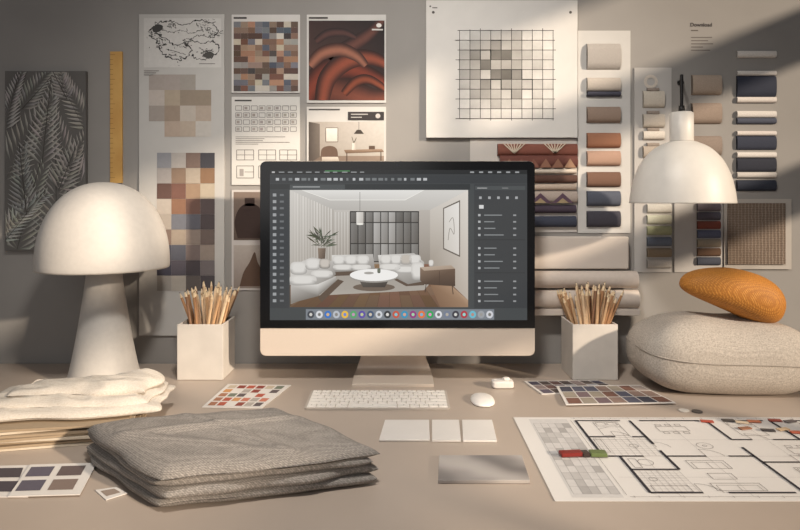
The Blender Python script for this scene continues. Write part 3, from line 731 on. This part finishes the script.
for i,(a,b_,c,d) in enumerate((((385,422),(429,422),(430,442),(379,442)),((432,422),(459,422),(461,442.5),(432,442.5)),((462,422),(492,422),(497,443),(463,443)))):
    slab('tile_%d'%(i+1),[D(*p) for p in(a,b_,c,d)][::-1],DZ+E,DZ+.0045,M_t,e,bevel=.0008)
e=empty('slate_sample_tile'); m,n,l,b=newmat('veined_slate'); tc=n.new('ShaderNodeTexCoord'); w=n.new('ShaderNodeTexWave'); w.bands_direction='DIAGONAL'; w.inputs['Scale'].default_value=4; w.inputs['Distortion'].default_value=6; w.inputs['Detail'].default_value=3
l.new(tc.outputs['Object'],w.inputs['Vector']); rp=n.new('ShaderNodeValToRGB'); rp.color_ramp.elements[0].color=lin((128,122,119)); rp.color_ramp.elements[1].color=lin((184,176,170)); l.new(w.outputs['Fac'],rp.inputs['Fac']); l.new(rp.outputs['Color'],b.inputs['Base Color']); b.inputs['Roughness'].default_value=.25
slab('tile',[D(439,455,.006),D(522,455,.006),D(530,480,.006),D(438,480,.006)][::-1],DZ+E,DZ+.006,m,e,bevel=.0008)
# floor plan
e=empty('floor_plan_sheet'); X0,X1,Y0,Y1=.2105,.80,.869,1.204
cs=[(X0+.003,Y1),(X1,Y1),(X1,Y0),(X0,Y0)]
slab('paper',cs[::-1],DZ+E,DZ+.0012,mat('plan_paper',(218,213,208),.7,nscale=8,var=.02),e)
f=DFlat(cs,DZ+.0013); k_=(52,50,56); g=(118,112,112)
wT=.0044
f.r(.045,.03,.165,.97,(202,198,195),.3)
RS=random.Random(2)
for i in range(5):
    for j in range(12):
        if RS.random()<.55: v_=RS.choice((184,176,168,190)); f.r(.052+i*.022,.10+j*.07,.074+i*.022,.17+j*.07,(v_,v_-4,v_-7),.8)
for i in range(6): f.line([(.052+i*.022,.1),(.052+i*.022,.94)],.0006,(152,148,146),1.2)
for j in range(13): f.line([(.052,.1+j*.07),(.162,.1+j*.07)],.0006,(152,148,146),1.2)
for a in([(.19,.06),(.19,.55),(.235,.55)],[(.19,.06),(.33,.06)],[(.39,.06),(.58,.06)],[(.66,.06),(.78,.06)],[(.86,.06),(.96,.06),(.96,.9)],[(.235,.55),(.235,.93),(.36,.93)],[(.42,.93),(.58,.93)],[(.66,.93),(.96,.93)],
    [(.19,.30),(.27,.30)],[(.32,.30),(.36,.30),(.36,.06)],[(.36,.30),(.36,.40)],[(.235,.55),(.30,.55)],[(.36,.48),(.36,.70),(.235,.70)],[(.36,.55),(.47,.55)],[(.53,.55),(.60,.55),(.60,.93)],[(.60,.06),(.60,.34)],[(.60,.34),(.66,.34)],[(.72,.34),(.80,.34),(.80,.06)],[(.80,.34),(.96,.34)],[(.60,.44),(.60,.55)],[(.60,.62),(.70,.62)],[(.76,.62),(.96,.62)],[(.82,.62),(.82,.80)]):
    f.line(a,wT,k_,3)
def P4(u0,v0,u1,v1,w_=.0009,c=g,L=2): f.line([(u0,v0),(u1,v0),(u1,v1),(u0,v1),(u0,v0)],w_,c,L)
def bed(u,v,W_=.075,H_=.2): P4(u,v,u+W_,v+H_); P4(u+.006,v+.012,u+W_/2-.003,v+.05); P4(u+W_/2+.003,v+.012,u+W_-.006,v+.05); f.line([(u,v+.075),(u+W_,v+.075)],.0008,g,2); f.line([(u,v+.11),(u+W_*.5,v+.075)],.0006,g,2)
def circ(u,v,r_,n_=14): f.line([(u+r_*math.cos(t*2*math.pi/n_),v+r_*1.76*math.sin(t*2*math.pi/n_)) for t in range(n_+1)],.0008,g,2)
def table(u,v,W_,H_):
    P4(u,v,u+W_,v+H_)
    for i in range(3):
        P4(u+.006+i*W_/3,v-.035,u+.006+i*W_/3+.016,v-.01); P4(u+.006+i*W_/3,v+H_+.01,u+.006+i*W_/3+.016,v+H_+.035)
def sofa(u,v,W_,H_): P4(u,v,u+W_,v+H_); f.line([(u+.01,v+H_),(u+.01,v+.02),(u+W_-.01,v+.02),(u+W_-.01,v+H_)],.0007,g,2); f.line([(u+W_/2,v+.02),(u+W_/2,v+H_)],.0007,g,2)
def tiles(u0,v0,u1,v1,a,b_):
    for i in range(a+1): f.line([(u0+(u1-u0)*i/a,v0),(u0+(u1-u0)*i/a,v1)],.0005,(168,163,161),1.5)
    for i in range(b_+1): f.line([(u0,v0+(v1-v0)*i/b_),(u1,v0+(v1-v0)*i/b_)],.0005,(168,163,161),1.5)
bed(.24,.08); bed(.65,.08,.08,.2); bed(.88,.10,.07,.2); table(.42,.15,.09,.07); circ(.50,.42,.022); circ(.50,.42,.006); sofa(.40,.60,.10,.09); P4(.42,.74,.48,.80); sofa(.40,.84,.12,.07)
bed(.66,.68,.08,.19); circ(.29,.62,.02); P4(.25,.58,.27,.68); tiles(.24,.71,.355,.92,8,8); P4(.25,.86,.34,.92); circ(.27,.80,.01); tiles(.19,.31,.355,.54,9,8); P4(.20,.33,.22,.50); circ(.30,.42,.012)
table(.72,.45,.10,.07); tiles(.83,.63,.955,.92,9,9); P4(.90,.66,.94,.78); circ(.86,.86,.012); sofa(.86,.38,.08,.08)
for (u,v,r_) in((.36,.44,.04),(.27,.30,.045),(.70,.62,.05),(.36,.93,.05),(.66,.34,.05),(.47,.55,.05)):
    f.line([(u+r_*math.cos(t*math.pi/20),v-r_*1.7*math.sin(t*math.pi/20)) for t in range(11)],.0008,g,2); f.line([(u,v),(u,v-r_*1.7)],.0008,g,2)
for v in(.02,.965): f.line([(.18,v),(.97,v)],.0006,g,2)
f.line([(.175,.05),(.175,.95)],.0006,g,2)
for i in range(14): f.line([(.19+i*.058,.012),(.19+i*.058,.032)],.0006,g,2); f.line([(.19+i*.058,.957),(.19+i*.058,.975)],.0006,g,2)
for v in(.34,.55,.78): f.line([(.19,v),(.97,v)],.0004,(160,155,154),1.5)
for u in(.30,.47,.70,.88): f.line([(u,.03),(u,.96)],.0004,(160,155,154),1.5)
f.build('plan_drawing',M_print,e)
e=empty('sample_blocks')
for i,(cc,w_,d_,c,rz) in enumerate(((D(571,457),.018,.008,(126,44,40),.1),(D(585,457),.006,.008,(60,50,46),.1),(D(598,457),.013,.009,(100,114,70),-.05))):
    f=MB(); f.box(-w_,w_,-d_,d_,0,.006,c); o=f.build('block_%d'%i,M_gl,e); o.location=(cc[0],cc[1],DZ+.0028); o.rotation_euler=(0,0,rz); 
    bv=o.modifiers.new('b','BEVEL'); bv.width=.001
e=empty('colour_sample_chips'); f=MB()
for i,(p,c) in enumerate((((707,423),(176,74,56)),((728,422),(66,62,62)),((742,424),(216,196,170)),((754,423),(190,110,76)),((775,422),(156,62,52)),((790,423),(90,82,84)),((745,430),(144,96,70)),((768,432),(50,48,54)),((797,434),(190,94,68)),((783,431),(210,182,148)))):
    c_=D(*p); f.box(-.011,.011,-.005,.005,0,.0015,c,Matrix.Translation((c_[0],c_[1],DZ+.0028))@Matrix.Rotation(R.uniform(-.3,.3),4,'Z'))
f.build('chips',M_gl,e)
e=empty('sticker_pair'); f=MB()
for p,c,r_ in(((684,411),(216,210,202),.010),((697,412),(70,66,66),.010)):
    c_=D(*p); f.tube((c_[0],c_[1],DZ+E),(c_[0],c_[1],DZ+.002),r_,r_,c,24,False)
f.build('discs',M_gl,e)
# photo cards bottom-left
e=empty('photo_cards')
for i,(cs,z) in enumerate((([D(-60,468),D(38,466),D(28,498),D(-80,498)],0),([D(30,467),D(97,465),D(80,497),D(8,499)],.002))):
    slab('card_%d'%i,cs[::-1],DZ+E+z,DZ+.0018+z,M_white,e); f=DFlat(cs,DZ+.002+z)
    for a,b_ in((.05,.40),(.5,.86)):
        for j in range(2): f.r(a,.1+j*.44,b_,.42+j*.44,jit(R.choice([(104,94,90),(74,68,72),(130,116,108),(96,92,104)]),6))
    f.build('prints_%d'%i,M_print,e)
e=empty('paper_scrap'); cs=[D(95,491),D(116,488),D(128,494),D(106,501)]
slab('scrap',cs[::-1],DZ+E,DZ+.0016,M_white,e); f=DFlat(cs,DZ+.0017); f.r(.15,.2,.8,.75,(150,134,122)); f.build('print',M_print,e)

# ---------------- lights
def aim(o,loc,tgt): o.location=loc; o.rotation_euler=(Vector(tgt)-Vector(loc)).to_track_quat('-Z','Y').to_euler()
def area(name,loc,tgt,size,power,c):
    l_=bpy.data.lights.new(name,'AREA'); l_.energy=power; l_.size=size; l_.color=c
    o=bpy.data.objects.new(name,l_); S.collection.objects.link(o); aim(o,loc,tgt); return o
sp=bpy.data.lights.new('ceiling_spot','SPOT'); sp.energy=64; sp.spot_size=math.radians(92); sp.spot_blend=1.0; sp.shadow_soft_size=.09; sp.color=(1,.95,.88)
o=bpy.data.objects.new('ceiling_spot',sp); S.collection.objects.link(o); aim(o,(-.04,.50,2.12),(.0,1.42,.98))
area('room_fill',(-.6,-1.2,1.8),(-.1,1.5,1.0),1.6,8,(1,.98,.96))
sl_=bpy.data.lights.new('sun','SUN'); sl_.energy=4.4; sl_.angle=math.radians(2.2); sl_.color=(1,.84,.66)
so=bpy.data.objects.new('sun',sl_); S.collection.objects.link(so); so.rotation_euler=Vector((-.75,.6,-.3)).to_track_quat('-Z','Y').to_euler()
wd=bpy.data.worlds.new('w'); S.world=wd; wd.use_nodes=True; wd.node_tree.nodes['Background'].inputs[0].default_value=(.93,.93,.95,1); wd.node_tree.nodes['Background'].inputs[1].default_value=.16
# ---------------- camera
cd=bpy.data.cameras.new('camera'); cd.sensor_width=36; cd.lens=F*36/800; cd.shift_y=-65/800; cd.clip_start=.01
co=bpy.data.objects.new('camera',cd); S.collection.objects.link(co); co.location=(0,0,CZ); co.rotation_euler=(math.pi/2,0,0); S.camera=co
